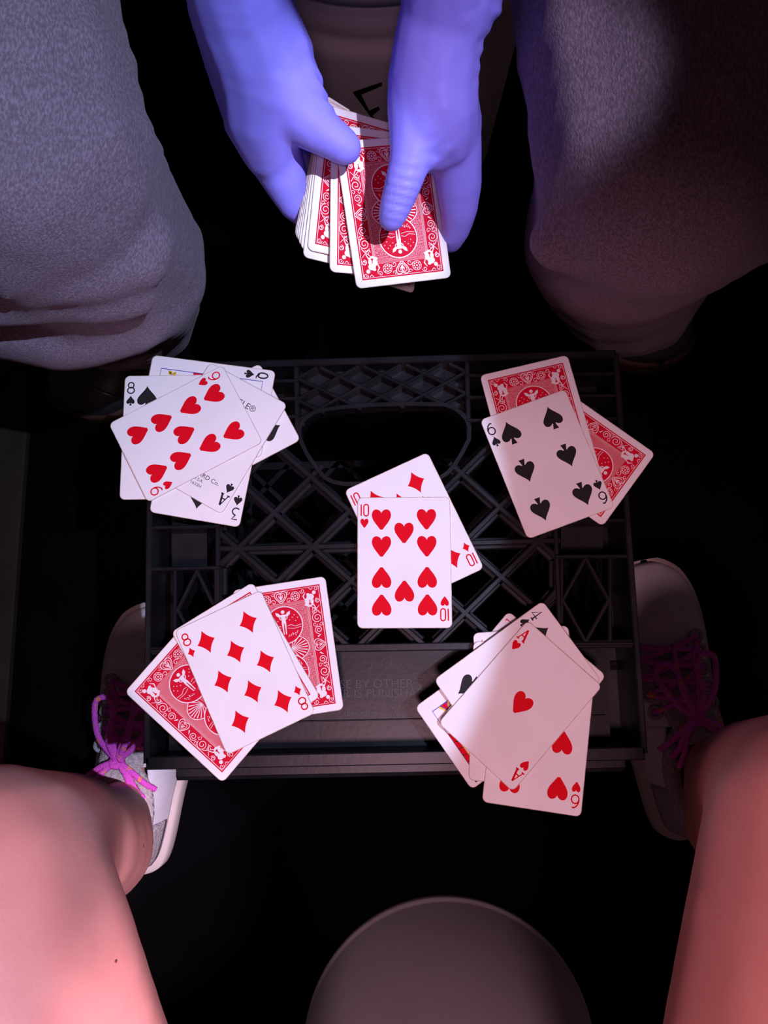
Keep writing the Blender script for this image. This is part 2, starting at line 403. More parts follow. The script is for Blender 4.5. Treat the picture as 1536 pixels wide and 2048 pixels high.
def arc(cx, cy, rx, ry, a0, a1, n=14): return [(cx + rx*math.cos(R(a0+(a1-a0)*i/n)), cy + ry*math.sin(R(a0+(a1-a0)*i/n))) for i in range(n+1)]
def glyph(s):    # thin-stroke index figures, height 8 mm
    f = Flat(); w = .00088; h = .004
    if s == '10':
        f.line([(-.0022, -h), (-.0022, h)], w); f.line(arc(.0012, h-.0016, .0016, .0016, 0, 180, 8) + arc(.0012, -h+.0016, .0016, .0016, 180, 360, 8), w, closed=True)
    elif s == '6' or s == '9':
        p = arc(0, -.0014, .0024, .0026, 0, 360, 20)[:-1]
        f.line(p, w, closed=True); q = [(.0017, h-.0004)] + [(-.0002+.0004, h)] + arc(.0016, -.0008, .0040, .0048, 112, 180, 8); f.line(q, w)
        if s == '9': f.v = [(-x, -y, z) for x, y, z in f.v]
    elif s == '8':
        f.line(arc(0, .0020, .0020, .0020, 0, 360, 18)[:-1], w, closed=True); f.line(arc(0, -.0018, .0024, .0022, 0, 360, 18)[:-1], w, closed=True)
    elif s == '3':
        f.line([(-.0020, h), (.0018, h), (-.0004, .0008)] + arc(-.0003, -.0015, .0025, .0024, 85, -140, 12), w)
    elif s == '4':
        f.line([(.0008, -h), (.0008, h), (-.0026, -.0015), (.0026, -.0015)], w); f.line([(-.0004, -h), (.0020, -h)], w)
    elif s == '7':
        f.line([(-.0024, h-.0012), (-.0024, h), (.0022, h), (-.0004, -h)], w)
    elif s == 'A':
        f.line([(-.0023, -h), (0, h)], w*.8); f.line([(.0023, -h), (0, h)], w*1.6); f.line([(-.0014, -.001), (.0014, -.001)], w)
        f.line([(-.0033, -h), (-.0012, -h)], w); f.line([(.0012, -h), (.0034, -h)], w)
    elif s == 'Q':
        f.line(arc(0, .0004, .0019, .0036, 0, 360, 20)[:-1], w*1.2, closed=True); f.line([(-.0016, -.0028), (-.0003, -.0020), (.0010, -.0042), (.0024, -.0040)], w)
    elif s == 'K':
        f.line([(-.002, -h), (-.002, h)], w*1.5); f.line([(.0022, h), (-.0016, -.0004)], w*.8); f.line([(-.0008, .0004), (.0024, -h)], w*1.4)
        for x in (-.002, .0024): f.line([(x-.0010, -h), (x+.0010, -h)], w)
    return f
GL = {}
def glyph_mesh(s, red):
    if (s, red) not in GL:
        me = glyph(s).mesh('index_' + ('red' if red else 'black')); me.materials.append(M['red' if red else 'black']); GL[s, red] = me
    return GL[s, red]
C1, Y1, Y2 = .0154, .0286, .0101
LAY = {'A': [(0, 0, 0)], '3': [(0, Y1, 0), (0, 0, 0), (0, -Y1, 1)], '4': [(a*C1, b*Y1, b < 0) for a in (-1, 1) for b in (1, -1)],
       '6': [(a*C1, b*Y1, b < 0) for a in (-1, 1) for b in (1, 0, -1)], '8': [(a*C1, b*Y1, b < 0) for a in (-1, 1) for b in (1, 0, -1)] + [(0, Y1*.5, 0), (0, -Y1*.5, 1)],
       '7': [(a*C1, b*Y1, b < 0) for a in (-1, 1) for b in (1, 0, -1)] + [(0, Y1*.5, 0)],
       '9': [(a*C1, y, y < 0) for a in (-1, 1) for y in (Y1, Y2, -Y2, -Y1)] + [(0, 0, 0)],
       '10': [(a*C1, y, y < 0) for a in (-1, 1) for y in (Y1, Y2, -Y2, -Y1)] + [(0, .0193, 0), (0, -.0193, 1)]}
LAY['6'] = [(x, y, 1 if y <= 0 else 0) for x, y, f in LAY['6']]
LAY['8'] = [(x, y, f) for x, y, f in LAY['8']]
ZF = CT + .00004
def put(name, me, card, x, y, rot=0, z=ZF):
    o = bpy.data.objects.new(name, me); COL.objects.link(o); o.parent = card; o.location = (x, y, z); o.rotation_euler = (0, 0, rot); return o
def face(card, rank, suit):
    red = suit in ('heart', 'diamond')
    for k in (0, 1):
        s = -1 if k else 1
        put('corner_index', glyph_mesh(rank, red), card, -s*.0270, s*.0356, math.pi*k)
        put('small_%s' % suit, PIP[suit + 's'], card, -s*.0270, s*.0264, math.pi*k)
    for x, y, f in LAY.get(rank, []): put(suit + '_pip', PIP[suit], card, x, y, math.pi if f else 0)
    if rank in 'QK':
        f = Flat(); a, b = .0228, .0366; f.line([(-a, b), (a, b), (a, -b), (-a, -b)], .0006, closed=True)
        me = f.mesh('court_frame'); me.materials.append(M['blue']); put('court_frame', me, card, 0, 0)
        parts = {'red': Flat(), 'yellow': Flat(), 'blue': Flat(), 'black': Flat()}
        if rank == 'Q':         # plain scraps of colour inside the frame where the photograph shows some
            parts['yellow'].disc(-.0205, -.0295, .0016, .00003); parts['yellow'].disc(-.0200, -.0265, .0012, .00003); parts['black'].disc(-.0203, -.0295, .0007, .00005)
            parts['black'].line([(-.0218, -.031), (-.0190, -.0285), (-.0212, -.0255)], .0004, .00004)
            parts['red'].poly([(-.0226, -.0135), (-.0205, -.0125), (-.0190, -.006), (-.0226, -.004)])
        else:
            parts['blue'].poly([(-.0226, -.0315), (-.0150, -.026), (-.0150, -.016), (-.0226, -.018)])
            parts['red'].poly([(-.0224, -.0300), (-.0180, -.0275), (-.0224, -.0255)], .00003)
            parts['yellow'].line([(-.0226, -.0315), (-.0160, -.0275), (-.0226, -.0240)], .0014, .00005)
            parts['yellow'].line([(-.0150, -.0265), (-.0150, -.018)], .0013, .00005); parts['yellow'].line([(-.0226, -.0225), (-.0165, -.0255)], .0008, .00006)
            for x, y in ((-.0200, -.0200), (-.0178, -.0212), (-.0180, -.0186)): parts['yellow'].disc(x, y, .0011, .00005)
            parts['red'].poly([(-.006, -.0366), (.020, -.0366), (.017, -.0325), (-.002, -.0330)])
            for x in (-.004, .001, .006, .011, .016): parts['black'].line([(x, -.0366), (x + .0012, -.0328)], .0005, .00003)
            parts['yellow'].line([(-.003, -.0332), (.018, -.0327)], .0006, .00004)
        for c, f in parts.items():
            me = f.mesh('court_colour'); me.materials.append(M[c]); tag(put('court_colour', me, card, 0, 0), kind='stuff')
    if rank == 'A' and suit == 'spade':
        for s, y, size in (('BICYCLE\u00ae', .0297, .0062), ('PLAYING CARD Co.', -.0277, .0044), ('U.S.A.', -.0315, .0032), ('1633H', -.0352, .0032)):
            me = text_mesh(s, size); me.materials.append(M['black']); put('maker_writing', me, card, .005 if y < -.03 else 0, y)
def spiral(cx, cy, r, a0, turns, sgn=1, n=18):
    return [(cx + r*(1-.8*t)*math.cos(R(a0)+sgn*turns*2*math.pi*t), cy + r*(1-.8*t)*math.sin(R(a0)+sgn*turns*2*math.pi*t)) for t in [i/n for i in range(n+1)]]
def back_meshes():
    red, stp, wh, rd2 = Flat(), Flat(), Flat(), Flat()
    a, b = .0271, .0398
    red.poly([(-a, -b), (a, -b), (a, b), (-a, b)])
    def rect(x, y, w): wh.line([(-x, -y), (x, -y), (x, y), (-x, y)], w, .00006, True)
    rect(a-.0010, b-.0010, .00042)
    ix, iy = .0168, .0292
    stp.poly([(-ix, -iy), (ix, -iy), (ix, iy), (-ix, iy)], .00002)
    for k in range(3): rect(ix + .0002 + k*.00062, iy + .0002 + k*.00062, .00024)
    for s in (1, -1):
        rd2.disc(0, s*.0160, .0124, .00009, 40)
        wh.line([(.0124*math.cos(t*math.pi/20), s*.0160 + .0124*math.sin(t*math.pi/20)) for t in range(40)], .00062, .00011, True)
        # fans beside the middle
        for q in (1, -1):
            if s > 0: rd2.poly([(q*.0020, 0)] + [(q*(.002 + .0125*math.cos(R(t))), .0085*math.sin(R(t))) for t in range(-88, 89, 11)], .00003)
            if s > 0:
                wh.line([(q*(.002 + .0128*math.cos(R(t))), .0088*math.sin(R(t))) for t in range(-88, 89, 11)], .0005, .00007)
                for t in range(-75, 76, 15): wh.line([(q*(.003), 0), (q*(.002 + .0120*math.cos(R(t))), .0080*math.sin(R(t)))], [.0002, .0007], .00007)
        # little winged figure in the medallion, a plain one
        def g(pts): return [(x, s*(.0160 + y)) for x, y in pts]
        wh.disc(0, s*(.0160+.0088), .00125, .00012, 12)
        wh.poly(g([(-.0017, .0070), (.0017, .0070), (.0013, .0030), (.0015, .0012), (-.0015, .0012), (-.0013, .0030)]), .00012)
        for q in (1, -1):
            wh.line(g([(q*.0016, .0066), (q*.0027, .0048), (q*.0016, .0036)]), .0006, .00012)
            wh.poly(g([(q*.0014, .0062), (q*.0030, .0082), (q*.0050, .0090), (q*.0046, .0068), (q*.0030, .0056)]), .00012)
            wh.poly(g([(q*.0002, .0014), (q*.0015, .0014), (q*.0012, -.0030), (q*.0010, -.0062), (q*.0004, -.0062), (q*.0005, -.0030)]), .00012)
            wh.line(g([(q*.0022, -.0008), (q*.0045, -.0002), (q*.0075, -.0016), (q*.0115, -.0008)]), .0003, .00012)
            wh.line(g([(q*.0022, -.0022), (q*.0060, -.0030), (q*.0112, -.0024)]), .00025, .00012)
            for x, y in ((.004, .003), (.006, .0045), (.008, .002), (.0075, .006), (.0095, .004), (.005, -.006), (.007, -.0075), (.0085, -.005)):
                wh.disc(q*x, s*(.0160+y), .00035, .00012, 6)
            for k in range(5): wh.line(g([(q*(.002+.0014*k), -.0082+.0004*k), (q*(.0028+.0014*k), -.0068+.0004*k)]), .0003, .00012)
        # end bands: heart, rosettes, scrolls
        yb = s*.0343
        hp = [(x, yb + s*y) for x, y in heart_pts(.0084, .0086)]; wh.line(hp, .0005, .00007, True)
        wh.line([(x, yb + s*y) for x, y in heart_pts(.0058, .0060)], .0004, .00007, True)
        wh.line([(0, yb - s*.0025), (0, yb + s*.0022)], .0005, .00007)
        for q in (1, -1):
            for t in (.9, .1): wh.line([(0, yb - s*.0016 + s*.0012*t), (q*.0014, yb + s*.0008 + s*.0012*t)], .0004, .00007)
            cx = q*.0098; wh.line([(cx + .0029*math.cos(t*math.pi/9), yb + .0029*math.sin(t*math.pi/9)) for t in range(18)], .00035, .00007, True)
            for t in range(8): wh.disc(cx + .0018*math.cos(t*math.pi/4), yb + .0018*math.sin(t*math.pi/4), .00052, .00007, 6)
            wh.disc(cx, yb, .0006, .00007, 6)
            wh.line(spiral(q*.0052, yb - s*.0024, .0019, 90 - 90*q, 1.1, q*s), .00035, .00007)
            wh.line(spiral(q*.0050, yb + s*.0030, .0014, 90 - 90*q, 1.0, -q*s), .00032, .00007)
            wh.line(spiral(q*.0148, yb + s*.0026, .0017, 180, 1.2, q), .00034, .00007)
            # corner cherub blobs
            x, y = q*.0198, s*.0322
            for dx, dy, r, ry in ((0, 0, .0025, .0021), (q*.0028, s*.0026, .0013, .0013), (-q*.0024, -s*.0026, .0016, .0023), (q*.0008, -s*.0030, .0012, .0020), (-q*.0014, s*.0018, .0011, .0009)):
                wh.disc(x+dx, y+dy, r, .00008, 12, ry)
            wh.line([(x - q*.003, y + s*.0035), (x - q*.0048, y + s*.001), (x - q*.0036, y - s*.002)], [.0003, .0009, .0004], .00007)
            wh.line([(x - q*.0042, y - s*.0046), (x - q*.001, y - s*.0060), (x + q*.0015, y - s*.0052), (x + q*.0030, y - s*.0080)], [.0012, .0016, .0009, .0004], .00008)
            wh.line(spiral(x + q*.0046, y + s*.0050, .0017, 0, 1.3, q), .00034, .00007)
            wh.line(spiral(x + q*.0046, y - s*.0030, .0018, 90, 1.4, q), .00036, .00007)
            for t in range(6): wh.disc(x + q*.0046 + .0011*math.cos(t*1.047), y - s*.0030 + .0011*math.sin(t*1.047), .0003, .00008, 5)
            wh.line([(x + q*.0022, y + s*.0060), (x + q*.0010, y + s*.0048), (x - q*.0004, y + s*.0062)], .0004, .00007)
            # long side bands: two big spirals, scrolls, leaves
            for yy, sg, rr in ((.0178, 1, .0036), (.0098, -1, .0028)):
                wh.line(spiral(q*.0226, s*yy, rr, 90*sg, 1.7, q*sg*s, 26), .00042, .00007)
            wh.line(spiral(q*.0206, s*.0136, .0016, 0, 1.1, -q*s), .00032, .00007)
            wh.line(spiral(q*.0248, s*.0136, .0015, 180, 1.1, q*s), .00032, .00007)
            wh.line(spiral(q*.0212, s*.0234, .0017, 0, 1.2, q*s), .00034, .00007)
            wh.line([(q*.0192, s*.0262), (q*.0226, s*.0234), (q*.0252, s*.0204)], .0004, .00007)
            wh.line([(q*.0252, s*.0260), (q*.0226, s*.0234), (q*.0196, s*.0208)], .0003, .00007)
            wh.line([(q*.0236, s*.0066), (q*.0214, s*.0052)], [.0003, .0010], .00007)
            for k in range(4): wh.line([(q*(.0196 + .0014*k), s*.0226), (q*(.0200 + .0014*k), s*.0216)], .0003, .00007)
        for q in (1, -1):
            if s > 0:
                hp = [(q*(.0226 - y), x) for x, y in heart_pts(.0076, .0082)]; wh.line(hp, .00048, .00007, True)
                hp = [(q*(.0226 - y), x) for x, y in heart_pts(.0050, .0054)]; wh.line(hp, .00036, .00007, True)
                for t in (-.0012, 0, .0012): wh.line([(q*.0238, 0), (q*.0214, t)], .0004, .00007)
    out = []
    for nm, f, m in (('red_panel', red, 'backred'), ('stippled_panel', stp, 'stipple'), ('medallions', rd2, 'backred'), ('white_scrollwork', wh, 'white')):
        me = f.mesh(nm); me.materials.append(M[m]); out.append((nm, me))
    return out
BACK = back_meshes()
def back(card):
    for nm, me in BACK: put(nm, me, card, 0, 0)
LC = {'TL': (-CW/2, CH/2), 'TR': (CW/2, CH/2), 'BR': (CW/2, -CH/2), 'BL': (-CW/2, -CH/2)}
def flat_pose(z, **corners):
    P = [at(*px, z + CT) for px in corners.values()]; L = [LC[k] for k in corners]
    n = len(P); pc = sum(P, Vector()) / n; lx = sum(a for a, b in L) / n; ly = sum(b for a, b in L) / n
    s = sum((a-lx)*(p.y-pc.y) - (b-ly)*(p.x-pc.x) for (a, b), p in zip(L, P)); c = sum((a-lx)*(p.x-pc.x) + (b-ly)*(p.y-pc.y) for (a, b), p in zip(L, P))
    th = math.atan2(s, c)
    return Vector((pc.x - (math.cos(th)*lx - math.sin(th)*ly), pc.y - (math.sin(th)*lx + math.cos(th)*ly), z)), th
def card(label, group, z, kind, **corners):
    o = bpy.data.objects.new('playing_card', BODY); COL.objects.link(o)
    loc, th = flat_pose(z, **corners); o.location = loc; o.rotation_euler = (0, 0, th)
    tag(o, label, 'playing card', group)
    if kind == 'back': back(o)
    else: face(o, *kind)
    return o
z0, dz = ZT + .0004, .0010
g = 'cards of the upper left pile'
card('black spade card lowest under the nine of hearts, its right corner poking out', g, z0, ('7', 'spade'), BL=(596, 882.8), TL=(379, 997))
card('queen of spades lying sideways at the back of the upper left pile', g, z0+dz, ('Q', 'spade'), TL=(553.6, 742), BL=(303.4, 709.7))
card('eight of spades standing upright at the left of the upper left pile', g, z0+2*dz, ('8', 'spade'), TL=(250, 750.7), BL=(239, 1001))
card('three of spades poking out at the bottom of the upper left pile', g, z0+3*dz, ('3', 'spade'), BL=(297.6, 1024), BR=(479.5, 1055))
card('ace of spades with small printed lettering under the nine of hearts', g, z0+4*dz, ('A', 'spade'), TL=(418.8, 725), TR=(576, 810.9), BR=(444.2, 1026.3))
card('nine of hearts lying slanted on top of the upper left pile', g, z0+5*dz, ('9', 'heart'), TR=(218.4, 846.9), BR=(445.4, 728.2), BL=(527.2, 883.7), TL=(293.2, 1008.4))
g = 'cards of the upper right pile'
card('red-backed card sticking out to the right below the six of spades', g, z0, 'back', BR=(1311, 907), BL=(1205, 1053.6))
card('red-backed card sticking out at the top above the six of spades', g, z0+dz, 'back', TL=(959, 751), TR=(1135.5, 709.8))
card('six of spades on top of the shaded upper right pile', g, z0+2*dz, ('6', 'spade'), TL=(957.2, 840.5), TR=(1131.9, 777.6), BR=(1232, 1015.4), BL=(1054.1, 1077.7))
g = 'cards in the middle of the crate'
card('ten of diamonds slanted underneath the ten of hearts', g, z0, ('10', 'diamond'), TL=(689, 981), TR=(854.5, 903.5), BR=(968.5, 1137.5))
card('ten of hearts lying straight in the middle of the crate', g, z0+dz, ('10', 'heart'), TL=(714.2, 992.9), TR=(899.8, 993.75), BR=(905.4, 1257.9), BL=(715, 1257.3))
g = 'cards of the lower left pile'
card('red-backed card at the lower left, its corner past the crate edge', g, z0, 'back', TL=(248.8, 1383.8), BL=(445.6, 1566.6))
card('red-backed card showing upright at the right of the eight of diamonds', g, z0+dz, 'back', TR=(650.3, 1151), BR=(687.8, 1420.6))
card('worn red-backed card almost covered by the eight of diamonds', g, z0+2*dz, 'back', TL=(337, 1267.5), TR=(510.5, 1161))
card('eight of diamonds on top of the lower left pile', g, z0+3*dz, ('8', 'diamond'), TL=(345.3, 1259.8), TR=(522.4, 1182.4), BR=(633, 1426.8), BL=(455, 1508.7))
g = 'cards of the lower right pile'
card('red seven poking out at the top left of the lower right pile', g, z0, ('7', 'diamond'), TL=(1017, 1222.4), BL=(846, 1429))
card('court card with a blue frame at the left of the lower right pile', g, z0+dz, ('K', 'spade'), BL=(829.7, 1414.6), BR=(943.2, 1579.2))
card('white card edge showing highest left of the ace of hearts, beside the red seven', g, z0+2*dz, ('4', 'heart'), TL=(944.8, 1266.4), TR=(1137.3, 1251))
card('spade card showing a strip between the court card and six of hearts', g, z0+3*dz, ('9', 'spade'), TL=(947, 1280.6), BL=(937.2, 1562.8))
card('six of hearts hanging over the bottom edge of the crate', g, z0+4*dz, ('6', 'heart'), BL=(963.7, 1603.9), BR=(1162, 1634))
card('white card whose blank corner shows right of the ace of hearts', g, z0+5*dz, ('3', 'diamond'), TR=(1211.4, 1352.8), BR=(1038.7, 1562.8))
card('four of spades just under the ace of hearts', g, z0+6*dz, ('4', 'spade'), TL=(1083.4, 1200.5), BL=(869.6, 1359.1), TR=(1203, 1362.7))
card('ace of hearts on top of the lower right pile', g, z0+7*dz, ('A', 'heart'), BL=(876.2, 1442.7), TL=(1054.7, 1241), TR=(1204.3, 1371.4), BR=(1026.7, 1587.2))
# deck held in the gloved hands
DR = Matrix.Rotation(R(15), 3, 'Y') @ Matrix.Rotation(R(15), 3, 'X')
DN_ = DR @ Vector((0, 0, 1)); DP = at(771, 430, .400)
def onplane(px, py, n, o):
    d = CAMROT @ Vector(((px - 768) / FPX, (1024 - py) / FPX, -1.0))
    return CAMLOC + d * ((o - CAMLOC).dot(n) / d.dot(n))
HINGE = onplane(592, 430, DN_, DP)
def held(label, off, bl, up, roll):
    """bottom left corner pixel, a pixel further up the left edge, and how steeply the card rolls down to the right"""
    n = Matrix.Rotation(R(roll), 3, 'Y') @ Matrix.Rotation(R(15), 3, 'X') @ Vector((0, 0, 1))
    o = HINGE + DN_ * off
    p, q = onplane(*bl, n, o), onplane(*up, n, o)
    y = (q - p).normalized(); x = y.cross(n)
    o = bpy.data.objects.new('playing_card', BODY); COL.objects.link(o)
    rot = Matrix((x, y, n)).transposed()
    o.matrix_world = Matrix.Translation(p + x * CW/2 + y * CH/2) @ rot.to_4x4()
    tag(o, label, 'playing card', 'red-backed cards held in the gloved hands'); back(o); return o
held('front red-backed card of the held fan, under the pointing blue thumb', 0, (713, 578), (676, 330), 15)
held('second red-backed card of the held fan, one step left of the front card', -.0010, (659, 544), (661, 330), 19)
held('third red-backed card of the held fan with a wide white corner', -.0020, (614, 500), (631.5, 328), 25)
held('fourth card of the held fan, its white bottom edge lower than the third', -.0030, (605, 514), (626, 340), 27)
for k, (w, bl, up) in enumerate((('topmost', (600, 497), (622, 340)), ('second from its top', (596, 490), (619, 345)), ('third from its top', (593, 482), (617, 345)),
                              ('fourth from its top', (590, 478), (615, 345)), ('fifth from its top', (588, 473), (613, 350)), ('lowest', (588, 466), (614, 350)))):
    held('white-edged card in the bunch at the left of the held fan, ' + w, -.0040 - .0010 * k, bl, up, 30 + 2 * k)
held('card peeping out under the front right corner of the held fan', -.0105, (690, 546), (712, 350), 44)

# ------------------------------------------------------------------ people: smooth continuous bodies
def pp(px, py, z, rpx):            # joint seen at a pixel at height z, radius given in pixels
    p = at(px, py, z); return (p, msize(rpx, p))
def body_mesh(chains, voxel, smooth=6, squash=None):
    """one continuous surface around chains of joints (point, radius)"""
    bm = bmesh.new()
    ico = bmesh.new(); bmesh.ops.create_icosphere(ico, subdivisions=2, radius=1.0)
    iv = [v.co.copy() for v in ico.verts]; fi = [[v.index for v in f.verts] for f in ico.faces]; ico.free()
    def ball(p, r):
        vs = [bm.verts.new(p + v * r) for v in iv]
        for f in fi: bm.faces.new([vs[i] for i in f])
    for ch in chains:
        for (p, r), (q, s) in zip(ch, ch[1:]):
            n = max(2, int((q - p).length / (min(r, s) * .3)) + 1)
            for i in range(n):
                t = i / n; ball(p.lerp(q, t), r + (s - r) * t)
        ball(*ch[-1])
    me = bpy.data.meshes.new('body'); bm.to_mesh(me); bm.free()
    o = bpy.data.objects.new('tmp', me); COL.objects.link(o)
    m = o.modifiers.new('r', 'REMESH'); m.mode = 'VOXEL'; m.voxel_size = voxel; m.use_smooth_shade = True
    if smooth: s = o.modifiers.new('s', 'SMOOTH'); s.factor = .5; s.iterations = smooth
    dg = bpy.context.evaluated_depsgraph_get(); out = bpy.data.meshes.new_from_object(o.evaluated_get(dg))
    bpy.data.objects.remove(o); bpy.data.meshes.remove(me)
    for p in out.polygons: p.use_smooth = True
    return out
def dent(me, fn):
    ns = [v.normal.copy() for v in me.vertices]
    for v, n in zip(me.vertices, ns):
        d = fn(v.co)
        if d: v.co += n * d
    me.update(); return me
def folds(spec):
    """soft wrinkles: (centre, axis, reach, half length along the axis, wavelength, height)"""
    def fn(c):
        t = 0
        for ctr, ax, reach, hl, wl, h in spec:
            d = c - ctr; s = d.dot(ax); r2 = (d - ax * s).length
            if abs(s) < hl and r2 < reach:
                w = (1 - (s/hl)**2) * (1 - (r2/reach)**2)
                t += h * w * math.sin(2*math.pi*(s/wl) + 2.2*math.sin(r2*90) + 1.3*math.sin(d.x*140))
        return t
    return fn

# --- the dealer: one person, jeans, gloved hands
DL = empty('person', (-0.02, 0.62, 0.0)); DO = Vector(DL.location)
tag(DL, 'seated dealer in charcoal jeans and blue gloves holding a fan of cards', 'person')
V = Vector
def hv(x, y, z, r): return (V((x, y, z)), r)
# trousers: both legs and the seat, one surface
kneeL, kneeR = pp(36, 330, .462, 280), pp(1340, 330, .462, 275)
hipL, hipR = hv(-.285, .63, .47, .088), hv(.115, .63, .47, .088)
cuffL, cuffR = pp(250, 618, .10, 122), pp(1270, 600, .10, 118)
trou = body_mesh([
    [hv(0, .68, .50, .10), hipL, (kneeL[0].lerp(hipL[0], .5) + V((-.010, 0, 0)), .078), kneeL],
    [kneeL, pp(208, 520, .34, 205), pp(244, 590, .20, 160), cuffL],
    [pp(-120, 520, .445, 85), pp(60, 548, .445, 70), pp(180, 552, .44, 58), pp(285, 530, .43, 50), pp(318, 470, .43, 40)],
    [pp(-120, 570, .425, 85), pp(60, 590, .42, 68), pp(180, 592, .415, 58), pp(272, 585, .41, 48)],
    [pp(-80, 600, .365, 112), pp(110, 632, .355, 113), pp(245, 612, .345, 108), pp(318, 560, .335, 96)],
    [hv(0, .66, .50, .11), hipR, (kneeR[0].lerp(hipR[0], .45), .080), kneeR],
    [kneeR, pp(1245, 470, .34, 200), pp(1260, 560, .20, 155), cuffR],
    [pp(1120, 480, .445, 60), pp(1220, 500, .445, 66), pp(1400, 490, .445, 75), pp(1540, 440, .445, 80)],
    [hv(0, .66, .50, .11), hv(0, .67, .58, .12)]], .005, 5)
def denim(c):
    h = 0
    h += .0016 * math.sin(c.x*55 + 3*math.sin(c.y*30)) * math.sin(c.z*48 + c.y*40)
    return h
dent(trou, denim)
link('jeans', shift(trou, DO), M['jeans'], DL)
# hands inside nitrile gloves: palm, thumb and four curled fingers are one surface each
zl = .432
gl = body_mesh([
    [pp(432, -150, .52, 98), pp(466, -40, .495, 105), pp(496, 50, .475, 106), pp(526, 120, .462, 107), pp(538, 180, .450, 102), pp(528, 235, .44, 84), pp(538, 300, .425, 58)],
    [pp(470, 0, .480, 100), pp(500, 110, .455, 96), pp(522, 200, .440, 88)],
    [pp(552, 170, .455, 94), pp(590, 212, .450, 68), pp(622, 246, .446, 53), pp(655, 271, .442, 42), pp(684, 291, .438, 37), pp(690, 295, .437, 35)],
    # index finger along the left end of the deck
    [pp(520, 235, .430, 74), pp(546, 305, .420, 58), pp(570, 362, .408, 46), pp(588, 408, .398, 33), pp(604, 428, .388, 25), pp(640, 436, .378, 24)],
    [pp(515, 230, .415, 70), pp(560, 300, .393, 50), pp(606, 360, .372, 34), pp(660, 388, .356, 29), pp(695, 394, .346, 26)],
    [pp(512, 225, .405, 66), pp(565, 270, .382, 46), pp(618, 312, .362, 33), pp(672, 334, .350, 28), pp(700, 338, .342, 25)],
    [pp(512, 215, .400, 60), pp(570, 240, .378, 40), pp(625, 262, .362, 30), pp(668, 275, .355, 26)],
], .0022, 5)
thumbl = pp(640, 258, .45, 40)[0]
dent(gl, folds([(at(668, 300, .445), (at(690, 295, .44) - at(622, 246, .446)).normalized(), .010, .012, .004, .0004),
                (at(650, 178, .455), V((.5, -.8, 0)).normalized(), .014, .016, .009, .0010)]))
go = link('glove', shift(gl, DO), M['glove'], DL)
gr = body_mesh([
    [pp(905, -150, .52, 86), pp(898, -50, .500, 92), pp(888, 30, .480, 93), pp(874, 100, .468, 92), pp(866, 170, .456, 95), pp(868, 225, .448, 95), pp(874, 258, .442, 86)],
    [pp(846, 205, .452, 76), pp(834, 265, .448, 58), pp(820, 322, .444, 43), pp(805, 372, .438, 38), pp(790, 415, .430, 33), pp(783, 436, .425, 28)],
    # index finger down the right edge of the deck, tip curled under
    [pp(895, 235, .440, 70), pp(914, 300, .430, 52), pp(918, 365, .415, 48), pp(918, 420, .402, 38), pp(912, 458, .390, 30), pp(903, 484, .380, 22), pp(880, 486, .372, 20)],
    [pp(905, 245, .425, 62), pp(916, 320, .405, 42), pp(900, 392, .380, 32), pp(860, 428, .362, 27), pp(830, 436, .356, 24)],
    [pp(905, 235, .415, 58), pp(908, 305, .390, 40), pp(880, 362, .366, 31), pp(835, 385, .352, 27), pp(806, 388, .350, 24)],
    [pp(900, 225, .410, 52), pp(895, 280, .382, 36), pp(862, 320, .360, 28), pp(820, 335, .350, 24)],
    # loose rolled cuff
    [pp(900, 6, .485, 96), pp(960, 4, .480, 48), pp(985, -4, .478, 24)],
], .0022, 4)
ax = (at(783, 436, .43) - at(836, 270, .448)).normalized()
dent(gr, folds([(at(800, 400, .445), ax, .016, .017, .0045, .0008), (at(812, 345, .45), ax, .014, .012, .0060, .0004),
                (at(965, 60, .47), (at(955, 120, .46) - at(985, 0, .48)).normalized(), .022, .030, .0085, .0007),
                (at(878, 312, .45), V((.3, -1, 0)).normalized(), .012, .010, .0045, .0007)]))
link('glove', shift(gr, DO), M['glove'], DL)
torso = body_mesh([[hv(0, .68, .58, .125), hv(0, .70, .78, .135), hv(0, .69, .95, .13)],
    [hv(0, .69, .95, .12), hv(-.17, .68, .95, .065), (V((-.25, .58, .70)), .048), (pp(438, -150, .52, 60)[0], .031)],
    [hv(0, .69, .95, .12), hv(.17, .68, .95, .065), (V((.27, .58, .70)), .048), (pp(905, -150, .52, 60)[0], .031)]], .012, 3)
link('shirt', shift(torso, DO), M['shirt'], DL)

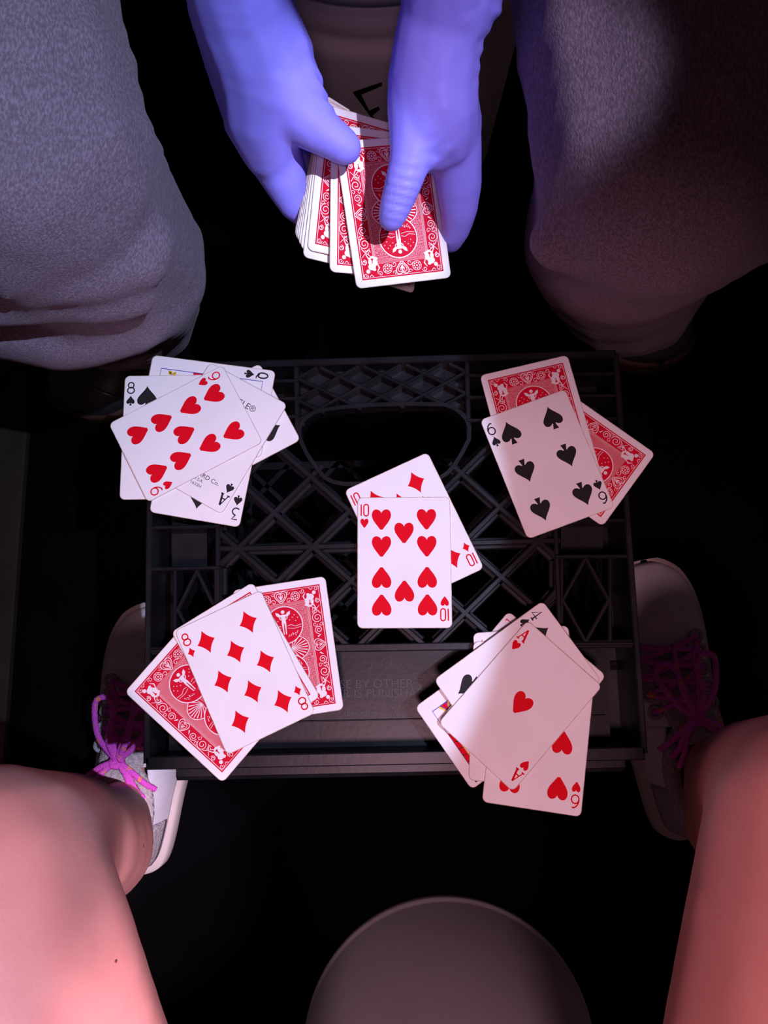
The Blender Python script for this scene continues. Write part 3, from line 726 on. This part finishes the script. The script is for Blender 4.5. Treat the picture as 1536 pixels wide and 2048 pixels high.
# --- the viewer: bare legs
VW = empty('person', (0.0, -0.70, 0.0)); VO = Vector(VW.location)
tag(VW, 'seated player with bare knees spread on both sides of the crate', 'person')
kl, kr = pp(-26, 1768, .475, 240), pp(1668, 1660, .475, 250)
al, ar = pp(236, 1614, .105, 52), pp(1432, 1536, .105, 62)
legs = body_mesh([
    [hv(0, -.72, .46, .12), hv(-.09, -.66, .45, .095), (kl[0].lerp(V((-.09, -.66, .45)), .50) + V((.022, 0, .004)), .084), (kl[0] + V((.014, -.05, .004)), .064), kl],
    [kl, pp(62, 1712, .40, 172), pp(122, 1688, .32, 144), pp(186, 1682, .22, 106), pp(220, 1650, .14, 66), al, pp(244, 1580, .070, 44), pp(270, 1440, .045, 42)],
    [pp(150, 1700, .34, 124), pp(198, 1696, .26, 112), pp(224, 1650, .18, 80)],
    [hv(0, -.72, .46, .12), hv(.10, -.66, .45, .090), (kr[0].lerp(V((.10, -.66, .45)), .50) + V((.004, 0, .004)), .080), (kr[0] + V((-.006, -.05, .004)), .066), kr],
    [kr, pp(1585, 1600, .40, 175), pp(1530, 1580, .32, 145), pp(1472, 1580, .22, 100), pp(1440, 1552, .14, 72), ar, pp(1424, 1520, .070, 44), pp(1388, 1390, .045, 42)],
    [pp(1510, 1660, .34, 120), pp(1468, 1650, .26, 100), pp(1444, 1600, .18, 76)]], .006, 8)
link('bare_legs', shift(legs, VO), M['skin'], VW)
def surf_dot(px, py, rpx, name):
    """small mark on the bare leg where the line of sight through a pixel meets it"""
    dg = bpy.context.evaluated_depsgraph_get()
    d = CAMROT @ Vector(((px - 768) / FPX, (1024 - py) / FPX, -1.0))
    ok, loc, nor, i, ob, mw = S.ray_cast(dg, CAMLOC, d)
    if not ok: return
    bm = bmesh.new(); bmesh.ops.create_uvsphere(bm, u_segments=10, v_segments=6, radius=1)
    me = bm_mesh(bm); r = msize(rpx, loc)
    me.transform(Matrix.Translation(loc - VO) @ nor.to_track_quat('Z', 'Y').to_matrix().to_4x4() @ Matrix.Diagonal((r, r * 1.6, r * .35, 1)))
    link(name, me, M['mole'], VW, smooth=True)
surf_dot(287, 1692, 3.5, 'mole'); surf_dot(232, 1922, 3.0, 'mole')

# --- shoes and boots -------------------------------------------------------
def lerp_tab(tab, t):
    for (a, *va), (b, *vb) in zip(tab, tab[1:]):
        if t <= b:
            i = [r[0] for r in tab].index(a); n = len(tab); u = (t - a) / (b - a)
            pr, nx = tab[max(i-1, 0)], tab[min(i+2, n-1)]; out = []
            for k in range(1, len(tab[0])):
                y0, y1, y2, y3 = pr[k], tab[i][k], tab[i+1][k], nx[k]
                m1 = (y2 - y0) / max(1e-6, b - pr[0]) * (b - a); m2 = (y3 - y1) / max(1e-6, nx[0] - a) * (b - a)
                out.append((2*u**3 - 3*u*u + 1)*y1 + (u**3 - 2*u*u + u)*m1 + (3*u*u - 2*u**3)*y2 + (u**3 - u*u)*m2)
            return out
    return list(tab[-1][1:])
#         t    half width  centre shift  top height
SHOE = [(0, .016, 0, .068), (.015, .026, 0, .082), (.045, .033, 0, .092), (.12, .037, 0, .098), (.30, .039, -.001, .092), (.42, .042, -.002, .086), (.55, .047, -.002, .074),
        (.70, .050, .001, .062), (.84, .046, .004, .054), (.94, .034, .006, .047), (.98, .021, .007, .041), (1, .010, .007, .036)]
def shoe_pt(L, t, phi, off=0, mirror=1):
    hw, cs, top = lerp_tab(SHOE, t); base = .028
    e = .75; c, s = math.cos(phi), math.sin(phi)
    x = (hw + off) * math.copysign(abs(c)**e, c); z = base + (top - base + off) * abs(s)**.8
    if t < .42:                        # walls lean in towards the ankle opening
        k = (1 - t/.42); x *= 1 - .25 * k * abs(s)
    return V(((x + cs) * mirror, t * L, z))
def grid_mesh(fn, nu, nv, closed_u=False):
    bm = bmesh.new(); vs = [[bm.verts.new(fn(i / nu, j / nv)) for i in range(nu + 1)] for j in range(nv + 1)]
    for j in range(nv):
        for i in range(nu): bm.faces.new((vs[j][i], vs[j][i+1], vs[j+1][i+1], vs[j+1][i]))
    bmesh.ops.remove_doubles(bm, verts=bm.verts, dist=1e-6); return bm_mesh(bm)
def solid(o, th):
    m = o.modifiers.new('thickness', 'SOLIDIFY'); m.thickness = th; m.offset = -1; return o
def tube_mesh(pts, r, n=7):
    bm = bmesh.new(); rings = []
    for i, p in enumerate(pts):
        d = (pts[min(i+1, len(pts)-1)] - pts[max(i-1, 0)]).normalized()
        u = d.cross(V((0, 0, 1)));  u = u.normalized() if u.length > 1e-4 else V((1, 0, 0)); w = u.cross(d)
        rings.append([bm.verts.new(p + (u * math.cos(2*math.pi*k/n) + w * math.sin(2*math.pi*k/n) * .7) * r) for k in range(n)])
    for a, b in zip(rings, rings[1:]):
        for k in range(n): bm.faces.new((a[k], a[(k+1) % n], b[(k+1) % n], b[k]))
    bm.faces.new(rings[0]); bm.faces.new(rings[-1][::-1]); return bm_mesh(bm)
def curve_pts(ctrl, n=8):
    out = []; c = [ctrl[0]] + list(ctrl) + [ctrl[-1]]
    for i in range(1, len(c) - 2):
        for k in range(n):
            t = k / n; a, b, d, e = c[i-1], c[i], c[i+1], c[i+2]
            out.append(.5 * ((2*b) + (d - a)*t + (2*a - 5*b + 4*d - e)*t*t + (3*b - a - 3*d + e)*t**3))
    out.append(c[-2]); return out
def sneaker(owner, heel, toe, label, mirror, mats=None, name='sneaker', laces=True):
    heel = V((heel.x, heel.y, 0)); toe = V((toe.x, toe.y, 0)); d = toe - heel; L = d.length
    mm = mats or {'upper': M['shoe'], 'sole': M['sole'], 'mesh': M['mesh'], 'overlay': M['overlay'], 'collar': M['navy']}
    E = link(name, grid_mesh(lambda u, v: shoe_pt(L, .415 + .585 * v, math.pi * u, 0, mirror), 24, 22), mm['upper'], owner, smooth=True)
    solid(E, .003); E.location = heel - V(owner.location); E.rotation_euler = (0, 0, math.atan2(-d.x, d.y)); E['label'] = label
    P = lambda t, ph, off=0: shoe_pt(L, t, ph, off, mirror)
    # sole: outline slightly wider than the upper
    def solefn(u, v):
        t = .5 - .5 * math.cos(math.pi * v); hw, cs, top = lerp_tab(SHOE, t)
        prof = [(-.2, .031), (-.98, .031), (-1.03, .026), (-1.05, .012), (-.96, .001), (-.5, 0), (.5, 0), (.96, .001), (1.05, .012), (1.03, .026), (.98, .031), (.2, .031)]
        x, z = prof[int(round(u * 11))]
        if v < .001 or v > .999: x *= .05
        return V((((hw + .0045) * x + cs) * mirror, -.006 + t * (L + .009), z + (.006 * max(0, t - .8) * 5 if z < .02 else .004 * max(0, t - .8) * 5)))
    o = link('sole', grid_mesh(solefn, 11, 40), mm['sole'], E, smooth=True)
    # upper with an ankle opening
    def upfn(u, v):
        t = v; a = math.pi * u
        open_ = t < .40
        if open_:
            a = a if u < .5 else a
            lim = R(90 - 24 * math.sin(math.pi * min(1, (t + .02) / .42)))
            a = u * 2 * lim if u <= .5 else math.pi - (1 - u) * 2 * lim
        return P(t, a)
    def upfn2(side):
        def fn(u, v):
            t = v * .42; hw = 24 + 22 * math.sin(math.pi * min(1, max(0, (t - .02) / .40)))
            lim = R(90 - (hw if t > .02 else 0)); a = u * lim
            return P(t, a if side > 0 else math.pi - a)
        return fn
    for s in (1, -1): solid(link('quarter', grid_mesh(upfn2(s), 10, 16), mm['upper'], E, smooth=True), .003)
    def patch(nm, t0, t1, a0, a1, mt, off=.0016):
        for s in (1, -1):
            f = lambda u, v: P(t0 + (t1 - t0) * v, (R(a0 + (a1 - a0) * u)) if s > 0 else math.pi - R(a0 + (a1 - a0) * u), off)
            solid(link(nm, grid_mesh(f, 8, 8), mt, E, smooth=True), .002)
    solid(link('toe_cap', grid_mesh(lambda u, v: P(.80 + .20 * v, math.pi * u, .0014), 20, 10), mm['upper'], E, smooth=True), .002)
    # padded collar around the ankle
    col = []
    for k in range(25):
        a = 2 * math.pi * k / 24; t = .21 + .19 * math.sin(a); hw, cs, top = lerp_tab(SHOE, max(.02, t))
        col.append(V(((.032 * math.cos(a) + cs) * mirror, max(.012, t * L), .094 - .010 * math.sin(a))))
    link('collar', tube_mesh(col, .0085, 8), mm['mesh'], E, smooth=True)
    if mats is None:
        link('collar_lining', tube_mesh([p + V((0, .003, .006)) for p in col[1:7]], .0060, 8), mm['collar'], E, smooth=True)
    # tongue standing up in front of the ankle
    def tong(u, v):
        x = (u - .5) * (.050 - .008 * v); t = .66 - .30 * v
        return V((x * mirror, t * L, .071 + .034 * v - 9 * x * x - .004 * (1 - v)))
    solid(link('tongue', grid_mesh(tong, 10, 12), mm['mesh'], E, smooth=True), .005)
    if mats is None:
        patch('heel_overlay', .0, .20, 6, 40, mm['mesh']); patch('side_overlay', .44, .62, 6, 34, mm['overlay'])
        patch('eyestay', .42, .70, 52, 72, mm['upper'], .0022); patch('mudguard', .62, .84, 2, 22, mm['upper'])
    if laces:
        eye = [.47, .53, .59, .65, .70]
        for t in eye:
            for s in (1, -1):
                a = R(60) if s > 0 else math.pi - R(60); p = P(t, a, .003)
                ring = [p + V((.0055 * math.cos(k * math.pi / 6) * mirror, .0055 * math.sin(k * math.pi / 6), .002 - .0012 * s * mirror * math.cos(k * math.pi / 6))) for k in range(13)]
                link('eyelet', tube_mesh(ring, .0022, 6), mm['overlay'], E, smooth=True)
        top = lambda t: max(P(t, math.pi/2, .006).z, .071 + .034 * max(0, min(1, (.66 - t) / .30))) + .003
        for i, (a, b) in enumerate(zip(eye, eye[1:])):
            for s in (1, -1):
                p, q = P(a, R(60) if s > 0 else math.pi - R(60), .004), P(b, math.pi - R(60) if s > 0 else R(60), .004)
                m_ = (p + q) / 2; m_.z = top((a + b) / 2) + .001 * s
                link('lace', tube_mesh(curve_pts([p, p.lerp(m_, .5) + V((0, 0, .002)), m_, q.lerp(m_, .5) + V((0, 0, .002)), q]), .0030), M['lace'], E, smooth=True)
        k0 = V((0, .44 * L, top(.44) + .004))
        loops = [[(.0, 0, 0), (-.020, .020, .010), (-.030, .048, .004), (-.014, .052, .006), (-.004, .014, .006), (0, 0, 0)],
                 [(.0, 0, 0), (.018, .022, .010), (.028, .052, .004), (.012, .054, .007), (.004, .016, .006), (0, 0, 0)],
                 [(0, 0, 0), (-.010, .022, .012), (-.010, .050, .006), (-.004, .068, -.004)], [(0, 0, 0), (.008, .020, .010), (.008, .052, .006), (.020, .070, -.006)],
                 [(0, 0, 0), (.012, -.012, .0), (.022, -.027, -.004), (.031, -.036, -.014)], [(0, 0, 0), (.014, -.007, .0), (.026, -.017, -.006), (.035, -.024, -.016)], [(0, 0, 0), (.013, -.014, .0), (.020, -.034, -.004), (.027, -.046, -.012)],
                 [(0, 0, 0), (-.012, -.011, .0), (-.022, -.026, -.004), (-.031, -.036, -.014)], [(0, 0, 0), (-.012, -.014, .0), (-.019, -.033, -.004), (-.026, -.046, -.012)], [(0, 0, 0), (-.015, -.008, .0), (-.027, -.018, -.006), (-.036, -.025, -.016)]]
        for lp in loops:
            link('lace', tube_mesh(curve_pts([k0 + V((x * mirror, y, z)) for x, y, z in lp]), .0030), M['lace'], E, smooth=True)
        ks = [k0 + V((.005 * math.cos(a * .7), .005 * math.sin(a * .7), .003 * math.sin(a * 1.3))) for a in range(10)]
        link('lace_knot', tube_mesh(ks, .0034), M['lace'], E, smooth=True)
    return E
sneaker(VW, at(248, 1732, .03), at(330, 1215, .03), 'left sneaker, pale with magenta laces, half lit', -1)
sneaker(VW, at(1396, 1662, .03), at(1272, 1128, .03), 'right sneaker, pale with magenta laces, in the shade', 1)
bm_ = {'upper': M['boot'], 'sole': M['welt'], 'mesh': M['boot'], 'overlay': M['boot'], 'collar': M['boot']}
sneaker(DL, at(262, 590, .03), at(170, 835, .02), 'black boot with brown welt', 1, bm_, 'boot', False)
sneaker(DL, at(1240, 470, .03), at(1300, 735, .02), 'black boot with brown welt', -1, bm_, 'boot', False)

# --- buckets ---------------------------------------------------------------
def lathe(prof, n=128):
    bm = bmesh.new(); rows = [[bm.verts.new((r * math.cos(2*math.pi*i/n), r * math.sin(2*math.pi*i/n), z)) for i in range(n)] for r, z in prof]
    for a, b in zip(rows, rows[1:]):
        for i in range(n): bm.faces.new((a[i], a[(i+1) % n], b[(i+1) % n], b[i]))
    bm.faces.new(rows[0][::-1]); bm.faces.new(rows[-1]); return bm_mesh(bm)
c = at(896, 2094, .0)
b = empty('bucket', (c.x, c.y, 0)); tag(b, 'plain pale bucket between the bare knees, the player sits on it', 'bucket')
link('bucket_wall', lathe([(.144, 0), (.1455, .003), (.1455, .012), (.1440, .015), (.1432, .02), (.130, .355), (.127, .362), (.08, .364)]), M['bucket'], b, smooth=True)
b = empty('bucket', (-.02, .605, 0)); tag(b, 'off-white bucket with black printed strokes behind the gloved hands, dealer sits on it', 'bucket')
BX, BY = -.02, .605
link('bucket_wall', lathe([(.128, 0), (.130, .004), (.144, .280), (.1465, .286), (.1465, .300), (.1445, .306), (.1455, .314), (.1480, .320), (.1480, .332), (.1465, .338), (.148, .352)]), M['bucket'], b, smooth=True)
link('bucket_lid', lathe([(.150, .352), (.154, .353), (.154, .366), (.150, .369), (.138, .368), (.136, .364), (.10, .364)]), M['bucket'], b, smooth=True)
def on_bucket(px, py, lift=.0010):
    d = CAMROT @ Vector(((px - 768) / FPX, (1024 - py) / FPX, -1.0)); p = CAMLOC.copy(); s = .0004
    for i in range(3000):
        p = p + d * s; rr = .130 + .014 * (p.z - .004) / .276 + lift
        if (p.x - BX)**2 + (p.y - BY)**2 < rr * rr: return p
    return p
for quad in ([(706, 184), (764, 164), (764, 172), (712, 194)], [(706, 186), (722, 188), (752, 250), (740, 232)], [(736, 222), (757, 213), (760, 219), (744, 232)], [(722, 208), (740, 226), (772, 262), (760, 254)]):
    bm = bmesh.new(); n = 6; rows = []
    for k in range(n + 1):
        t = k / n; l = [quad[0][i] + (quad[1][i] - quad[0][i]) * t for i in (0, 1)]; r_ = [quad[3][i] + (quad[2][i] - quad[3][i]) * t for i in (0, 1)]
        rows.append([bm.verts.new(on_bucket(*l) - V((BX, BY, 0))), bm.verts.new(on_bucket(*r_) - V((BX, BY, 0)))])
    for a, e in zip(rows, rows[1:]): bm.faces.new((a[0], a[1], e[1], e[0]))
    link('printed_stroke', bm_mesh(bm), M['ink'], b)
